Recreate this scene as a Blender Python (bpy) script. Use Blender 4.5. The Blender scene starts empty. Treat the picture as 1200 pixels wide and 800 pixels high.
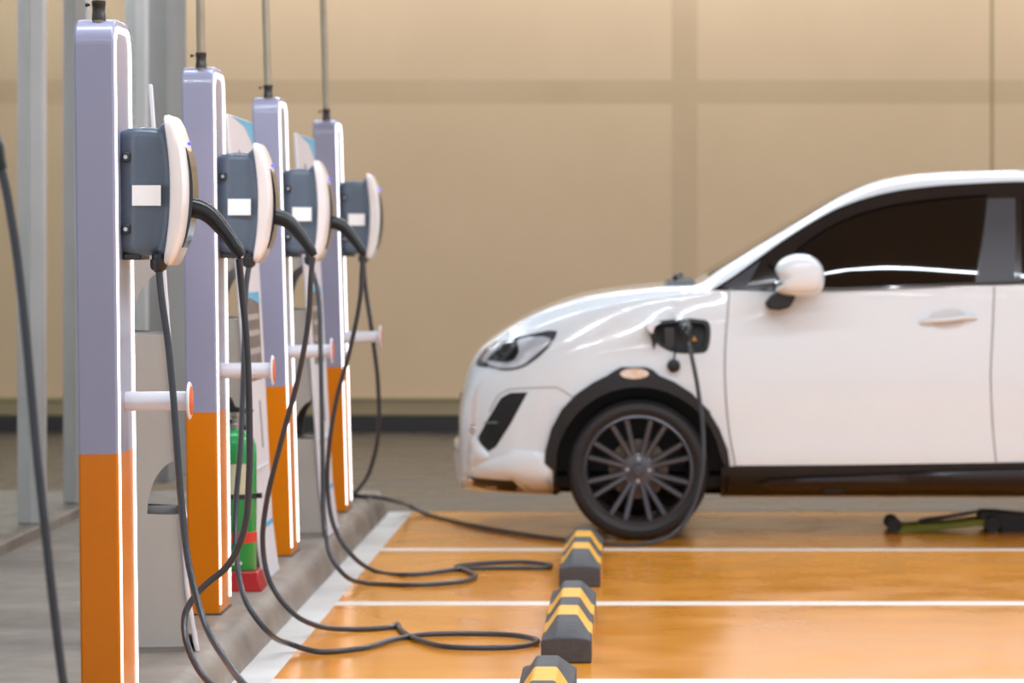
import bpy, bmesh, math, random
import numpy as np
from mathutils import Vector, Matrix
from mathutils.bvhtree import BVHTree
from mathutils.geometry import delaunay_2d_cdt

S = bpy.context.scene
C = S.collection
PI = math.pi

# ---------------------------------------------------------------- camera
F = 4000.0                 # focal length in pixels of the 1200 px frame
CX, CY, CH = 737.0, 295.0, 1.35
cd = bpy.data.cameras.new('camera')
cam = bpy.data.objects.new('camera', cd); C.objects.link(cam)
cam.location = (0, 0, CH); cam.rotation_euler = (PI/2, 0, 0)
cd.sensor_width = 36.0; cd.lens = F/1200*36
cd.shift_x = -(CX-600)/1200; cd.shift_y = -(400-CY)/1200
cd.clip_start = 0.5; cd.clip_end = 200
cd.dof.use_dof = True; cd.dof.focus_distance = 9.35; cd.dof.aperture_fstop = 4.6
S.camera = cam

def px(x, y, Y):           # pixel of the photograph at distance Y -> point
    return Vector(((x-CX)*Y/F, Y, CH-(y-CY)*Y/F))

# ---------------------------------------------------------------- light
S.view_settings.view_transform = 'Standard'; S.view_settings.look = 'None'
S.view_settings.gamma = 1.0; S.view_settings.use_curve_mapping = False
S.view_settings.exposure = 0.0
W = bpy.data.worlds.new('world'); S.world = W; W.use_nodes = True
W.node_tree.nodes['Background'].inputs[0].default_value = (0.86, 0.95, 1.05, 1)
W.node_tree.nodes['Background'].inputs[1].default_value = 1.0

def lamp(loc, sx, sy, power, color=(0.86, 0.96, 1.06)):
    l = bpy.data.lights.new('ceiling_tube', 'AREA'); l.shape = 'RECTANGLE'
    l.size = sx; l.size_y = sy; l.energy = power; l.color = color
    o = bpy.data.objects.new('ceiling_tube', l); o.location = loc; C.objects.link(o)
    return o
for yy, pw in ((4.6, 45), (8.9, 125), (12.25, 90), (17.2, 95), (20.6, 70), (24.75, 60)):  # rearmost row is added to brighten the top of the back wall
    for xx in (-3.2, 0.6, 4.4):
        lamp((xx, yy, 4.25), 3.6, 0.07, pw)

# ---------------------------------------------------------------- materials
def lin(h):
    h = h.lstrip('#'); v = [int(h[i:i+2], 16)/255 for i in (0, 2, 4)]
    return tuple(x/12.92 if x <= .04045 else ((x+.055)/1.055)**2.4 for x in v) + (1,)

def mat(name, col, rough=.5, metal=0., noise=None, bump=None, coat=0., spec=.5, emit=None, trans=0., rnoise=None, stretch=(1, 1, 1)):
    m = bpy.data.materials.new(name); m.use_nodes = True
    nt = m.node_tree; b = nt.nodes['Principled BSDF']
    c = lin(col) if isinstance(col, str) else col
    b.inputs['Base Color'].default_value = c
    b.inputs['Roughness'].default_value = rough; b.inputs['Metallic'].default_value = metal
    b.inputs['Specular IOR Level'].default_value = spec
    b.inputs['Coat Weight'].default_value = coat; b.inputs['Coat Roughness'].default_value = .04
    b.inputs['Transmission Weight'].default_value = trans
    if emit:
        b.inputs['Emission Color'].default_value = lin(emit[0]); b.inputs['Emission Strength'].default_value = emit[1]
    tc = None
    def coords(scale):
        t = nt.nodes.new('ShaderNodeTexCoord'); mp = nt.nodes.new('ShaderNodeMapping')
        nt.links.new(t.outputs['Object'], mp.inputs[0]); mp.inputs['Scale'].default_value = [s*scale for s in stretch]
        return mp.outputs[0]
    if noise:                      # (scale, amount, second colour)
        n = nt.nodes.new('ShaderNodeTexNoise'); n.inputs['Scale'].default_value = 1.0; n.inputs['Detail'].default_value = 6; n.inputs['Roughness'].default_value = .6
        nt.links.new(coords(noise[0]), n.inputs['Vector'])
        r = nt.nodes.new('ShaderNodeValToRGB'); r.color_ramp.elements[0].position = .5-.5*noise[1]; r.color_ramp.elements[1].position = .5+.5*noise[1]
        r.color_ramp.elements[0].color = lin(noise[2]); r.color_ramp.elements[1].color = c
        nt.links.new(n.outputs['Fac'], r.inputs[0]); nt.links.new(r.outputs[0], b.inputs['Base Color'])
    if rnoise:                     # (scale, low, high)
        n = nt.nodes.new('ShaderNodeTexNoise'); n.inputs['Scale'].default_value = 1.0; n.inputs['Detail'].default_value = 4
        nt.links.new(coords(rnoise[0]), n.inputs['Vector'])
        mr = nt.nodes.new('ShaderNodeMapRange'); mr.inputs[1].default_value = .3; mr.inputs[2].default_value = .7
        mr.inputs[3].default_value = rnoise[1]; mr.inputs[4].default_value = rnoise[2]
        nt.links.new(n.outputs['Fac'], mr.inputs[0]); nt.links.new(mr.outputs[0], b.inputs['Roughness'])
    if bump:                       # (scale, strength)
        n = nt.nodes.new('ShaderNodeTexNoise'); n.inputs['Scale'].default_value = 1.0; n.inputs['Detail'].default_value = 5
        nt.links.new(coords(bump[0]), n.inputs['Vector'])
        bp = nt.nodes.new('ShaderNodeBump'); bp.inputs['Strength'].default_value = bump[1]; bp.inputs['Distance'].default_value = .01
        nt.links.new(n.outputs['Fac'], bp.inputs['Height']); nt.links.new(bp.outputs[0], b.inputs['Normal'])
    return m

M = {}
M['wall'] = mat('wall_plaster', '#d2b28e', .8, noise=(.9, .9, '#c4a480'), bump=(30, .15))
M['wall_band'] = mat('wall_joint', '#c4a582', .8, noise=(1.2, .8, '#b89975'))
M['wall_seam'] = mat('wall_seam', '#9c835f', .8, noise=(3, .5, '#8f7756'))
M['ledge'] = mat('ledge_concrete', '#a4906f', .8, noise=(3, .8, '#8e7a59'))
M['skirting'] = mat('dark_skirting', '#2c2622', .6, noise=(3, .8, '#1f1b18'))
M['ceiling'] = mat('ceiling_paint', '#b9b2a8', .85, noise=(1, .6, '#a8a198'))
M['concrete'] = mat('concrete', '#9b8d80', .5, noise=(2.6, .6, '#6b6057'), bump=(9, .25), rnoise=(3, .3, .65))
M['screed'] = mat('floor_screed', '#5f5447', .4, noise=(1.4, .8, '#4f453a'), rnoise=(2, .2, .5))
M['epoxy'] = mat('orange_epoxy', '#ea9a2c', .16, noise=(.9, .7, '#e29022'), rnoise=(2.5, .10, .22), bump=(5, .015), spec=.5)
M['line'] = mat('white_line_paint', '#e6dfd6', .4, noise=(4, .6, '#d2c9bd'))
M['kerb_line'] = mat('kerb_line_paint', '#dcdad8', .5, noise=(3, .7, '#b9b5b0'))
M['alu'] = mat('aluminium_frame', '#c9c5c2', .5, noise=(2, .5, '#bdb9b6'), metal=.1)
M['column'] = mat('grey_column_paint', '#8f8c88', .7, noise=(2, .5, '#85827e'))
M['glass'] = mat('clear_glass', '#dfe6e2', .02, trans=1.0)
M['pillar'] = mat('pillar_lavender_paint', '#9a9ab4', .28, noise=(1.5, .5, '#9494ae'), coat=.3)
M['pillar_orange'] = mat('pillar_orange_paint', '#e07e00', .3, noise=(1.5, .5, '#d97900'), coat=.1, spec=.3)
M['led'] = mat('light_strip_white', '#ffffff', .4, emit=('#fffdfa', 2.6), noise=(5, .3, '#f8f8f8'))
M['hook'] = mat('hook_white_enamel', '#e3e3ea', .3, noise=(3, .4, '#dadae2'))
M['hook_cap'] = mat('hook_orange_cap', '#e0661a', .35, noise=(5, .4, '#d65c12'))
M['conduit'] = mat('galvanised_conduit', '#b3a48d', .35, metal=.7, noise=(8, .5, '#9d8f7a'))
M['coupling'] = mat('dark_coupling', '#4d4a49', .4, metal=.6, noise=(8, .5, '#403d3c'))
M['housing'] = mat('slate_housing', '#5d6a7a', .27, noise=(3, .6, '#54606f'), bump=(250, .04))
M['housing_dark'] = mat('dark_housing_plastic', '#2a2c31', .4, noise=(6, .5, '#222428'))
M['shell'] = mat('white_shell', '#efe9e8', .22, noise=(4, .3, '#e9e2e1'), coat=.4)
M['panel'] = mat('black_front_glass', '#140f0d', .08, noise=(4, .3, '#100c0a'), coat=.5)
M['sticker'] = mat('white_sticker', '#ffffff', .5, noise=(9, .2, '#f8f8fa'))
M['screw'] = mat('steel_screw', '#b8babd', .3, metal=.9, noise=(30, .4, '#9a9c9f'))
M['blue_led'] = mat('blue_status_light', '#3a40ff', .4, emit=('#3038ff', 3.0), noise=(9, .2, '#3238f0'))
M['cable'] = mat('cable_rubber', '#3a3c42', .3, noise=(8, .4, '#323439'))
M['grip'] = mat('connector_grip', '#1c1c1e', .3, noise=(8, .4, '#161618'))
M['board'] = mat('board_white', '#dcd8dd', .4, noise=(3, .4, '#d4d0d5'))
M['board_grey'] = mat('stand_grey_paint', '#b0a9a2', .5, noise=(2, .5, '#a8a19a'))
M['cyan'] = mat('print_cyan', '#58b4dc', .4, noise=(5, .3, '#50a8d0'))
M['print_photo'] = mat('print_photo', '#83766b', .45, noise=(14, .5, '#4a4038'))
M['print_pale'] = mat('print_pale', '#b5aca4', .5, noise=(20, .5, '#968c84'))
M['print_grey'] = mat('print_grey', '#8c8a8e', .5, noise=(20, .4, '#77757a'))
M['green'] = mat('cylinder_green', '#0c9447', .25, noise=(4, .5, '#0a8840'), coat=.3)
M['red'] = mat('red_enamel', '#b01418', .35, noise=(4, .4, '#a01015'))
M['red_band'] = mat('red_band', '#d0301c', .35, noise=(6, .4, '#c42a18'))
M['valve'] = mat('valve_metal', '#a7a29a', .35, metal=.7, noise=(12, .4, '#8e8a83'))
M['black'] = mat('black_plastic', '#17171a', .45, noise=(6, .5, '#111114'))
M['paper'] = mat('paper_label', '#d8d2b0', .6, noise=(30, .5, '#b7b193'))
M['paint'] = mat('car_pearl_white', '#e3e9ef', .2, noise=(1.2, .4, '#dfe5eb'), coat=1.0)
M['trim'] = mat('gloss_black_trim', '#101116', .22, noise=(4, .4, '#0a0a0c'), coat=.5)
M['skirt'] = mat('satin_skirt', '#23242c', .33, noise=(4, .4, '#1f2027'))
M['tint'] = mat('tinted_glass', '#0c0a09', .03, noise=(2, .4, '#090807'))
M['cladding'] = mat('black_cladding', '#18191f', .5, noise=(12, .5, '#131419'))
M['bpillar'] = mat('satin_pillar_film', '#3c3c44', .4, noise=(5, .5, '#36363d'))
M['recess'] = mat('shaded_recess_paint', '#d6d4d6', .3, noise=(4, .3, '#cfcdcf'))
M['gap'] = mat('panel_gap', '#a9a6a8', .7, noise=(4, .3, '#9c999c'))
M['chrome'] = mat('chrome', '#d7dae0', .1, metal=1.0, noise=(6, .3, '#c6c9cf'))
M['lens'] = mat('headlight_glass', '#54585f', .12, noise=(9, .6, '#2c2f35'), metal=.2, coat=1.0)
M['bright'] = mat('reflector_and_glint', '#dde2ea', .15, metal=.35, noise=(9, .5, '#b9bec8'), coat=1.0)
M['tyre'] = mat('tyre_rubber', '#1e1b1d', .55, noise=(20, .5, '#171416'))
M['rim'] = mat('gunmetal_alloy', '#626268', .3, metal=.75, noise=(8, .4, '#525258'))
M['disc'] = mat('brake_disc', '#6a5f55', .4, metal=.8, noise=(8, .6, '#4c4038'))
M['stop_black'] = mat('wheel_stop_rubber', '#4c4b4e', .6, noise=(14, .7, '#333235'), bump=(60, .25))
M['stop_yellow'] = mat('wheel_stop_yellow', '#edb233', .5, noise=(14, .5, '#dca22a'), bump=(60, .2))
M['jack'] = mat('jack_green', '#8f9a14', .4, noise=(8, .5, '#7d870f'))
M['amber'] = mat('amber_lens', '#f0ece6', .15, noise=(16, .35, '#dba878'), coat=.6)

# ---------------------------------------------------------------- helpers
def link(name, me, parent=None):
    o = bpy.data.objects.new(name, me); C.objects.link(o)
    if parent is not None: o.parent = parent
    return o

def obj(name, verts, faces, m, parent=None, smooth=None, bevel=None, mi=None, loc=None, segs=2):
    me = bpy.data.meshes.new(name)
    me.from_pydata([tuple(v) for v in verts], [], [tuple(f) for f in faces])
    for k in (m if isinstance(m, (list, tuple)) else [m]): me.materials.append(M[k])
    if mi is not None: me.polygons.foreach_set('material_index', mi)
    bm = bmesh.new(); bm.from_mesh(me); bmesh.ops.recalc_face_normals(bm, faces=bm.faces); bm.to_mesh(me); bm.free()
    if smooth is not None:
        me.shade_smooth(); me.set_sharp_from_angle(angle=math.radians(smooth))
    o = link(name, me, parent)
    if loc is not None: o.location = loc
    if bevel:
        b = o.modifiers.new('bevel', 'BEVEL'); b.width = bevel; b.segments = segs; b.limit_method = 'ANGLE'; b.angle_limit = math.radians(35)
        b.harden_normals = False
        if smooth is None: me.shade_smooth(); me.set_sharp_from_angle(angle=math.radians(50))
    return o

class B:                            # collects shapes for one mesh
    def __init__(s): s.v = []; s.f = []; s.mi = []
    def add(s, v, f, mi=0):
        n = len(s.v); s.v += [Vector(p) for p in v]; s.f += [tuple(i+n for i in q) for q in f]; s.mi += [mi]*len(f); return s
    def box(s, x0, x1, y0, y1, z0, z1, mi=0):
        v = [(x, y, z) for x in (x0, x1) for y in (y0, y1) for z in (z0, z1)]
        return s.add(v, [(0, 1, 3, 2), (4, 6, 7, 5), (0, 4, 5, 1), (2, 3, 7, 6), (0, 2, 6, 4), (1, 5, 7, 3)], mi)
    def prism(s, pts, axis, a, b, mi=0):     # pts 2D outline, extruded along axis from a to b
        def q(p, t):
            return {'x': (t, p[0], p[1]), 'y': (p[0], t, p[1]), 'z': (p[0], p[1], t)}[axis]
        n = len(pts)
        v = [q(p, a) for p in pts]+[q(p, b) for p in pts]
        f = [tuple(range(n)), tuple(range(2*n-1, n-1, -1))]+[(i, (i+1) % n, n+(i+1) % n, n+i) for i in range(n)]
        return s.add(v, f, mi)
    def lathe(s, prof, axis='z', org=(0, 0, 0), n=32, mi=0, mis=None, close=True):   # prof list of (r, h)
        v = []; f = []; mm = []
        for r, h in prof:
            for k in range(n):
                a = 2*PI*k/n; c_, s_ = r*math.cos(a), r*math.sin(a)
                p = {'z': (c_, s_, h), 'y': (c_, h, s_), 'x': (h, c_, s_)}[axis]
                v.append((p[0]+org[0], p[1]+org[1], p[2]+org[2]))
        for i in range(len(prof)-1):
            for k in range(n):
                f.append((i*n+k, i*n+(k+1) % n, (i+1)*n+(k+1) % n, (i+1)*n+k)); mm.append(mis[i] if mis else mi)
        if close:
            f.append(tuple(range(n))); mm.append(mis[0] if mis else mi)
            f.append(tuple(range((len(prof)-1)*n, len(prof)*n))); mm.append(mis[-1] if mis else mi)
        s.add(v, f); s.mi[len(s.mi)-len(f):] = mm
        return s
    def tube(s, pts, r, n=12, mi=0):
        pts = [Vector(p) for p in pts]; m = len(pts)
        rr = r if isinstance(r, (list, tuple)) else [r]*m
        v = []; f = []
        up = None
        for i, p in enumerate(pts):
            t = (pts[min(i+1, m-1)]-pts[max(i-1, 0)]).normalized()
            if up is None:
                up = t.orthogonal().normalized()
            up = (up - t*up.dot(t)).normalized()
            w = t.cross(up)
            for k in range(n):
                a = 2*PI*k/n; v.append(p+(up*math.cos(a)+w*math.sin(a))*rr[i])
        for i in range(m-1):
            for k in range(n): f.append((i*n+k, i*n+(k+1) % n, (i+1)*n+(k+1) % n, (i+1)*n+k))
        f.append(tuple(range(n))[::-1]); f.append(tuple(range((m-1)*n, m*n)))
        return s.add(v, f, mi)
    def build(s, name, m, parent=None, **k):
        if isinstance(m, (list, tuple)): k['mi'] = s.mi
        return obj(name, s.v, s.f, m, parent, **k)

def spline(P, n=8):                 # Catmull-Rom through the points
    P = [Vector(p) for p in P]; Q = [P[0]*2-P[1]]+P+[P[-1]*2-P[-2]]; out = []
    for i in range(1, len(Q)-2):
        p0, p1, p2, p3 = Q[i-1:i+3]
        def ss(a, b): return max((b-a).length, 1e-6)**.5
        t0 = 0; t1 = t0+ss(p0, p1); t2 = t1+ss(p1, p2); t3 = t2+ss(p2, p3)
        for k in range(n):
            t = t1+(t2-t1)*k/n
            a1 = p0*((t1-t)/(t1-t0))+p1*((t-t0)/(t1-t0)); a2 = p1*((t2-t)/(t2-t1))+p2*((t-t1)/(t2-t1)); a3 = p2*((t3-t)/(t3-t2))+p3*((t-t2)/(t3-t2))
            b1 = a1*((t2-t)/(t2-t0))+a2*((t-t0)/(t2-t0)); b2 = a2*((t3-t)/(t3-t1))+a3*((t-t1)/(t3-t1))
            out.append(b1*((t2-t)/(t2-t1))+b2*((t-t1)/(t2-t1)))
    out.append(P[-1]); return out

def tag(o, label, cat, group=None):
    o['label'] = label; o['category'] = cat
    if group: o['group'] = group
    return o

def thing(name, label, cat, loc=(0, 0, 0), group=None):
    o = bpy.data.objects.new(name, None); o.empty_display_size = .1; C.objects.link(o); o.location = loc
    return tag(o, label, cat, group)

def struct(o): o['kind'] = 'structure'; return o

def dup(root, loc):
    r = root.copy(); C.objects.link(r); r.location = loc
    for ch in list(root.children):
        c = ch.copy(); C.objects.link(c); c.parent = r
        for g in list(ch.children):
            d = g.copy(); C.objects.link(d); d.parent = c
    return r

# ================================================================ SETTING
ORX0, ORX1, ORY0, ORY1 = -1.125, 9.0, 3.0, 17.72       # orange bay
KX = -1.245                                            # foot of the kerb
WALLY = 25.6
def build_floor():
    b = B()
    xs = [-9.0, KX, ORX0, 9.0]
    lines = [(8.05, 8.2), (10.66, 10.80), (13.04, 13.19), (15.42, 15.56)]
    ys = [-3.0, ORY0]+[v for l in lines for v in l]+[ORY1, WALLY+.2]
    for i in range(3):
        for j in range(len(ys)-1):
            y0, y1 = ys[j], ys[j+1]
            ins = y0 >= ORY0 and y1 <= ORY1
            ln = any(abs(y0-a) < 1e-6 for a, c in lines)
            k = 0
            if i == 2 and ins: k = 2 if ln else 1
            if i == 1 and ins: k = 3
            b.add([(xs[i], y0, 0), (xs[i+1], y0, 0), (xs[i+1], y1, 0), (xs[i], y1, 0)], [(0, 1, 2, 3)], k)
    o = struct(b.build('floor', ['screed', 'epoxy', 'line', 'kerb_line']))
    return o
build_floor()

b = B()      # raised walkway with a rounded kerb edge
prof = [(-9.0, 0), (KX, 0), (KX-.008, .05), (KX-.018, .085), (KX-.04, .112), (KX-.07, .12), (-9.0, .12)]
b.prism(prof, 'y', 2.0, 17.6)
struct(b.build('trim_1', 'concrete', smooth=40))

b = B()
for x0, x1, mi in ((-9.0, 0.32, 0), (.32, .515, 1), (.515, 2.71, 0), (2.71, 2.735, 2), (2.735, 9.0, 0)):
    for z0, z1, mz in ((0, 2.46, 0), (2.46, 2.64, 1), (2.64, 4.6, 0)):
        k = mi if mi == 2 else max(mi, mz)
        b.add([(x0, WALLY, z0), (x1, WALLY, z0), (x1, WALLY, z1), (x0, WALLY, z1)], [(0, 1, 2, 3)], k)
b.box(-9.0, 9.0, WALLY+.002, WALLY+.2, 0, 4.6)
struct(b.build('wall_back', ['wall', 'wall_band', 'wall_seam']))
b = B(); b.box(-9.0, 9.0, WALLY-.05, WALLY, 0.0, .125)
struct(b.build('baseboard_back', 'skirting', bevel=.006))
b = B(); b.box(-9.0, 9.0, WALLY-.035, WALLY, .125, .235); b.box(-9.0, 9.0, WALLY-.05, WALLY, .235, .262)
struct(b.build('trim_2', 'ledge', bevel=.008))
b = B(); b.box(-9.0, 9.0, 1.0, WALLY+.2, 4.6, 4.75)
struct(b.build('ceiling', 'ceiling'))

# glazed partition along the walkway
GX = -2.6
win = bpy.data.objects.new('window_1', None); C.objects.link(win); win.location = (GX, 6.0, .12); struct(win)
b = B(); b.box(-.1, .06, 0, 12.4, -.02, .05); b.build('plinth', 'concrete', win, bevel=.01)
for y in (3.0, 6.6, 8.85, 10.05, 12.0):
    b = B(); b.box(-.06, .06, y-.05, y+.05, .05, 4.45); b.build('mullion', 'alu', win, bevel=.006)
b = B(); b.box(-.004, .004, 0.0, 12.4, .05, 4.45); b.build('glass_pane', 'glass', win)
b = B(); b.box(-.11, .11, 12.45, 13.2, -.02, 4.47); struct(b.build('wall_left', 'column', win, bevel=.01))

# ================================================================ CHARGING PILLARS
PD, PW, PH, SPLIT = .31, .108, 1.86, .687
def pillar(name, label, X15, Y, lean, label_group='charging pillars along the kerb'):
    base = (X15+lean*1.38, Y, .12)
    t = thing(name, label, 'pillar', base, label_group)
    t.rotation_euler = (0, -lean, 0)
    r = .075; n = 8
    out = [(0, 0), (0, SPLIT)]+[(r-r*math.cos(a), PH-r+r*math.sin(a)) for a in [PI/2*i/n for i in range(n+1)]]
    out += [(PD-r+r*math.sin(a), PH-r+r*math.cos(a)) for a in [PI/2*i/n for i in range(n+1)]]+[(PD, SPLIT), (PD, 0)]
    m = len(out)
    v = [(-PW, p[0], p[1]) for p in out]+[(0, p[0], p[1]) for p in out]
    f = []; mi = []
    lo = [0, 1, m-2, m-1]; up = list(range(1, m-1))
    for off in (0, m):
        f += [tuple(off+i for i in lo), tuple(off+i for i in up)]; mi += [1, 0]
    for i in range(m):
        j = (i+1) % m; f.append((i, j, m+j, m+i)); mi.append(1 if i in (0, m-2, m-1) else 0)
    obj('pillar_body', v, f, ['pillar', 'pillar_orange'], t, mi=mi, bevel=.007)
    # inverted-U light strip on the face towards the bays
    b = B(); w = .016; ins = .008
    def loop(d, rr):
        L = [(d, .035)]
        L += [(d+rr-rr*math.cos(a), PH-d-.012-rr+rr*math.sin(a)) for a in [PI/2*i/8 for i in range(9)]]
        L += [(PD-d-rr+rr*math.sin(a), PH-d-.012-rr+rr*math.cos(a)) for a in [PI/2*i/8 for i in range(9)]]
        return L+[(PD-d, .035)]
    A, D = loop(ins, .07), loop(ins+w, .05); k = len(A)
    v = []
    for x in (-.004, .004): v += [(x, p[0], p[1]) for p in A]+[(x, p[0], p[1]) for p in D]
    f = []
    for i in range(k-1):
        f += [(2*k+i, 2*k+i+1, 3*k+i+1, 3*k+i), (i, i+1, 2*k+i+1, 2*k+i), (k+i, 3*k+i, 3*k+i+1, k+i+1)]
    f += [(0, 2*k, 3*k, k), (k-1, 2*k-1, 4*k-1, 3*k-1)]
    s = obj('light_strip', v, f, 'led', t); s['label'] = 'glowing white strip'
    # cable hook
    b = B(); hz = .822; hy = .15
    b.lathe([(.027, 0), (.027, .03), (.0265, .032), (.0265, .168)], 'x', (0, hy, hz), 28)
    h = b.build('cable_hook', 'hook', t, smooth=40)
    b = B(); b.lathe([(.049, .170), (.052, .172), (.052, .175), (.048, .178)], 'x', (0, hy, hz), 32); b.build('hook_disc', 'hook', h, smooth=40)
    b = B(); b.lathe([(.040, .176), (.040, .179), (.036, .181)], 'x', (0, hy, hz), 32); q = b.build('end_cap', 'hook_cap', h, smooth=40); q['label'] = 'orange end cap'
    # conduit
    cx, cy = -.046, .05
    b = B(); b.lathe([(.0155, PH-.01), (.0155, 4.44)], 'z', (cx, cy, 0), 20); c_ = b.build('conduit', 'conduit', t, smooth=40)
    b = B(); b.lathe([(.019, PH-.004), (.019, PH+.012), (.0175, PH+.014), (.0175, PH+.034), (.019, PH+.036), (.019, PH+.048)], 'z', (cx, cy, 0), 20)
    b.lathe([(.004, -.024), (.004, -.03), (.006, -.03), (.006, -.036)], 'x', (cx, cy, PH+.038), 10)
    b.build('coupling', 'coupling', c_, smooth=40)
    b = B(); b.box(-PW-.006, .006, -.006, PD+.006, 0, .006); b.build('base_plate', 'coupling', t, bevel=.002)
    return t

PIL = [  # X of the right face at 1.5 m, Y, lean
    (-1.380, 9.17, .0115), (-1.403, 11.56, .0125), (-1.403, 13.79, .028), (-1.374, 16.13, .028)]
plab = ['nearest charging pillar, lavender above orange with glowing edge strip',
        'second charging pillar from the front, beside the green fire extinguisher',
        'third charging pillar from the front, lavender over orange with light strip',
        'farthest charging pillar, whose wallbox cable runs to the white car']
for (X, Y, ln), lb in zip(PIL, plab): pillar('charging_pillar', lb, X, Y, ln)

# ================================================================ WALLBOXES
def wallbox(label, X, Y):
    t = thing('wallbox', label, 'charger', (X, Y, 1.23), 'wallboxes on the charging pillars')
    q = lambda x, y: ((x-CX)/432+1.376, 1.35-(y-CY)/432-1.23)
    front = [q(199, 138), q(202, 160), q(205, 190), q(206, 220), q(205, 255), q(203, 280), q(199, 306)]
    y0, y1 = .0, .21
    def ring(bx0, bx1, z0, z1, yy0, yy1): pass
    # housing: back box flaring into the front collar
    b = B(); zt, zb = q(0, 148)[1], q(0, 300)[1]; n = 24
    secs = [(.000, .024, .024), (.010, .013, .010), (.03, .006, .004), (.06, .003, .001), (.09, .009, .002), (.106, .012, .004), (.117, .009, .008), (.127, .003, .014), (.136, -.005, .021), (.142, -.010, .026)]
    def rr(yA, yB, zA, zB, r, k=6):
        P = []
        for cy_, cz_, a0 in ((yB-r, zB-r, 0), (yA+r, zB-r, PI/2), (yA+r, zA+r, PI), (yB-r, zA+r, 1.5*PI)):
            for i in range(k+1): a = a0+PI/2*i/k; P.append((cy_+r*math.cos(a), cz_+r*math.sin(a)))
            if a0 == PI/2: P += [(yA, zB-r-(zB-zA-2*r)*i/11) for i in range(1, 11)]
            if a0 == 1.5*PI: P += [(yB, zA+r+(zB-zA-2*r)*i/11) for i in range(1, 11)]
        return P
    V = []; Fc = []; m = 48
    zc, hz = (zt+zb)/2, (zt-zb)/2
    for i, (x, dy, dz) in enumerate(secs):
        for (yy, zz) in rr(y0+dy, y1-dy, zb-(dz if i > 5 else -dz), zt+(dz if i > 5 else -dz), .028):
            bow = .020*(1-((zz-zc)/hz)**2)*(x/.142)**1.5 if abs(zz-zc) < hz else 0
            V.append((x-.012+bow, yy, zz))
    for i in range(len(secs)-1):
        for k in range(m): Fc.append((i*m+k, i*m+(k+1) % m, (i+1)*m+(k+1) % m, (i+1)*m+k))
    Fc += [tuple(range(m))]
    h = obj('housing', V, Fc, 'housing', t, smooth=35)
    # white front shell
    V = []; Fc = []; zT, zB = q(0, 134.5)[1], q(0, 311)[1]
    zc2, hz2 = (zT+zB)/2, (zT-zB)/2
    def bowx(z): return .113+.021*(1-min(1, abs((z-zc2)/hz2))**2)
    shells = [(0.0, .004, 1.0), (.004, 0.0, 1), (.016, 0.0, 1), (.022, .006, 1.), (.028, .022, 1), (.033, .045, 1), (.037, .07, 1), (.0385, .09, 1)]
    k2 = 8; m2 = 4*(k2+1)+20
    for (dx, insx, _) in shells:
        for (yy, zz) in rr(-.012+insx, .225-insx, zB+insx*1.15, zT-insx*1.15, max(.03-insx*.2, .012), k2):
            vv = (zz-zc2)/hz2
            V.append((bowx(zz)+dx+(.011*(1-vv*vv) if dx > .02 else 0), yy, zz))
    ns = len(shells)
    for i in range(ns-1):
        for k in range(m2): Fc.append((i*m2+k, i*m2+(k+1) % m2, (i+1)*m2+(k+1) % m2, (i+1)*m2+k))
    Fc += [tuple(range((ns-1)*m2, ns*m2))]
    obj('front_shell', V, Fc, 'shell', t, smooth=40)
    # black glass window of the front
    b = B(); prof = []
    za, zz_ = q(0, 290)[1], q(0, 172)[1]; N = 14
    P1 = []
    for i in range(N+1):
        z = za+(zz_-za)*i/N; vv = (z-zc2)/hz2
        e = 1-(2*i/N-1)**2
        P1.append((bowx(z)+.0365+.011*(1-vv*vv)+.008*e**.7, z))
    for i in range(N, -1, -1):
        z = za+(zz_-za)*i/N; P1.append((bowx(z)+.030, z))
    b.prism(P1, 'y', .045, .168); b.build('front_panel', 'panel', t, smooth=40)
    # status light, label, lugs, gland
    b = B(); z = q(0, 200)[1]; zl = zz_+.012; vv = (zl-zc2)/hz2
    b.lathe([(.0045, 0), (.0045, .005), (.003, .007)], 'x', (bowx(zl)+.043, .106, zl), 14); o = b.build('status_light', 'blue_led', t, smooth=40); o['label'] = 'small blue light'
    b = B(); a0, a1 = q(156, 241), q(189.5, 217); b.box(a0[0], a1[0], -.0075, -.0005, a0[1], a1[1]); o = b.build('sticker', 'sticker', h); o['label'] = 'blank white label'
    for yy in (184, 268.5):
        c = q(148.5, yy); b = B(); b.box(c[0]-.011, c[0]+.011, -.006, .014, c[1]-.0135, c[1]+.0135); l = b.build('mounting_lug', 'housing_dark', t, bevel=.004)
        b = B(); b.lathe([(.0055, -.0095), (.0055, -.005)], 'y', (c[0], 0, c[1]), 12); b.build('screw', 'screw', l)
    b = B(); b.box(.002, .052, .02, .19, q(0, 304.5)[1], zb+.008); b.build('bottom_foot', 'housing_dark', t, bevel=.004)
    gx = q(186, 0)[0]; gz = q(0, 301)[1]
    b = B(); b.lathe([(.019, gz+.008), (.019, gz-.006), (.0235, gz-.007), (.0235, gz-.026), (.020, gz-.034), (.014, gz-.038), (.010, gz-.042)], 'z', (gx, .014, 0), 16)
    b.build('cable_gland', 'housing_dark', t, smooth=30)
    return t
WBX = [(-1.378, 9.26), (-1.399, 11.65), (-1.399, 13.88), (-1.364, 16.22)]
wlab = ['slate and white wallbox on the nearest pillar, largest of the four',
        'slate wallbox with white front on the second pillar from the front',
        'slate wallbox with white front on the third pillar from the front',
        'farthest wallbox, empty holster, its cable leading to the car']
wb0 = wallbox(wlab[0], *WBX[0])
for (X, Y), lb in zip(WBX[1:], wlab[1:]):
    o = dup(wb0, (X, Y, 1.23)); o['label'] = lb

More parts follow.
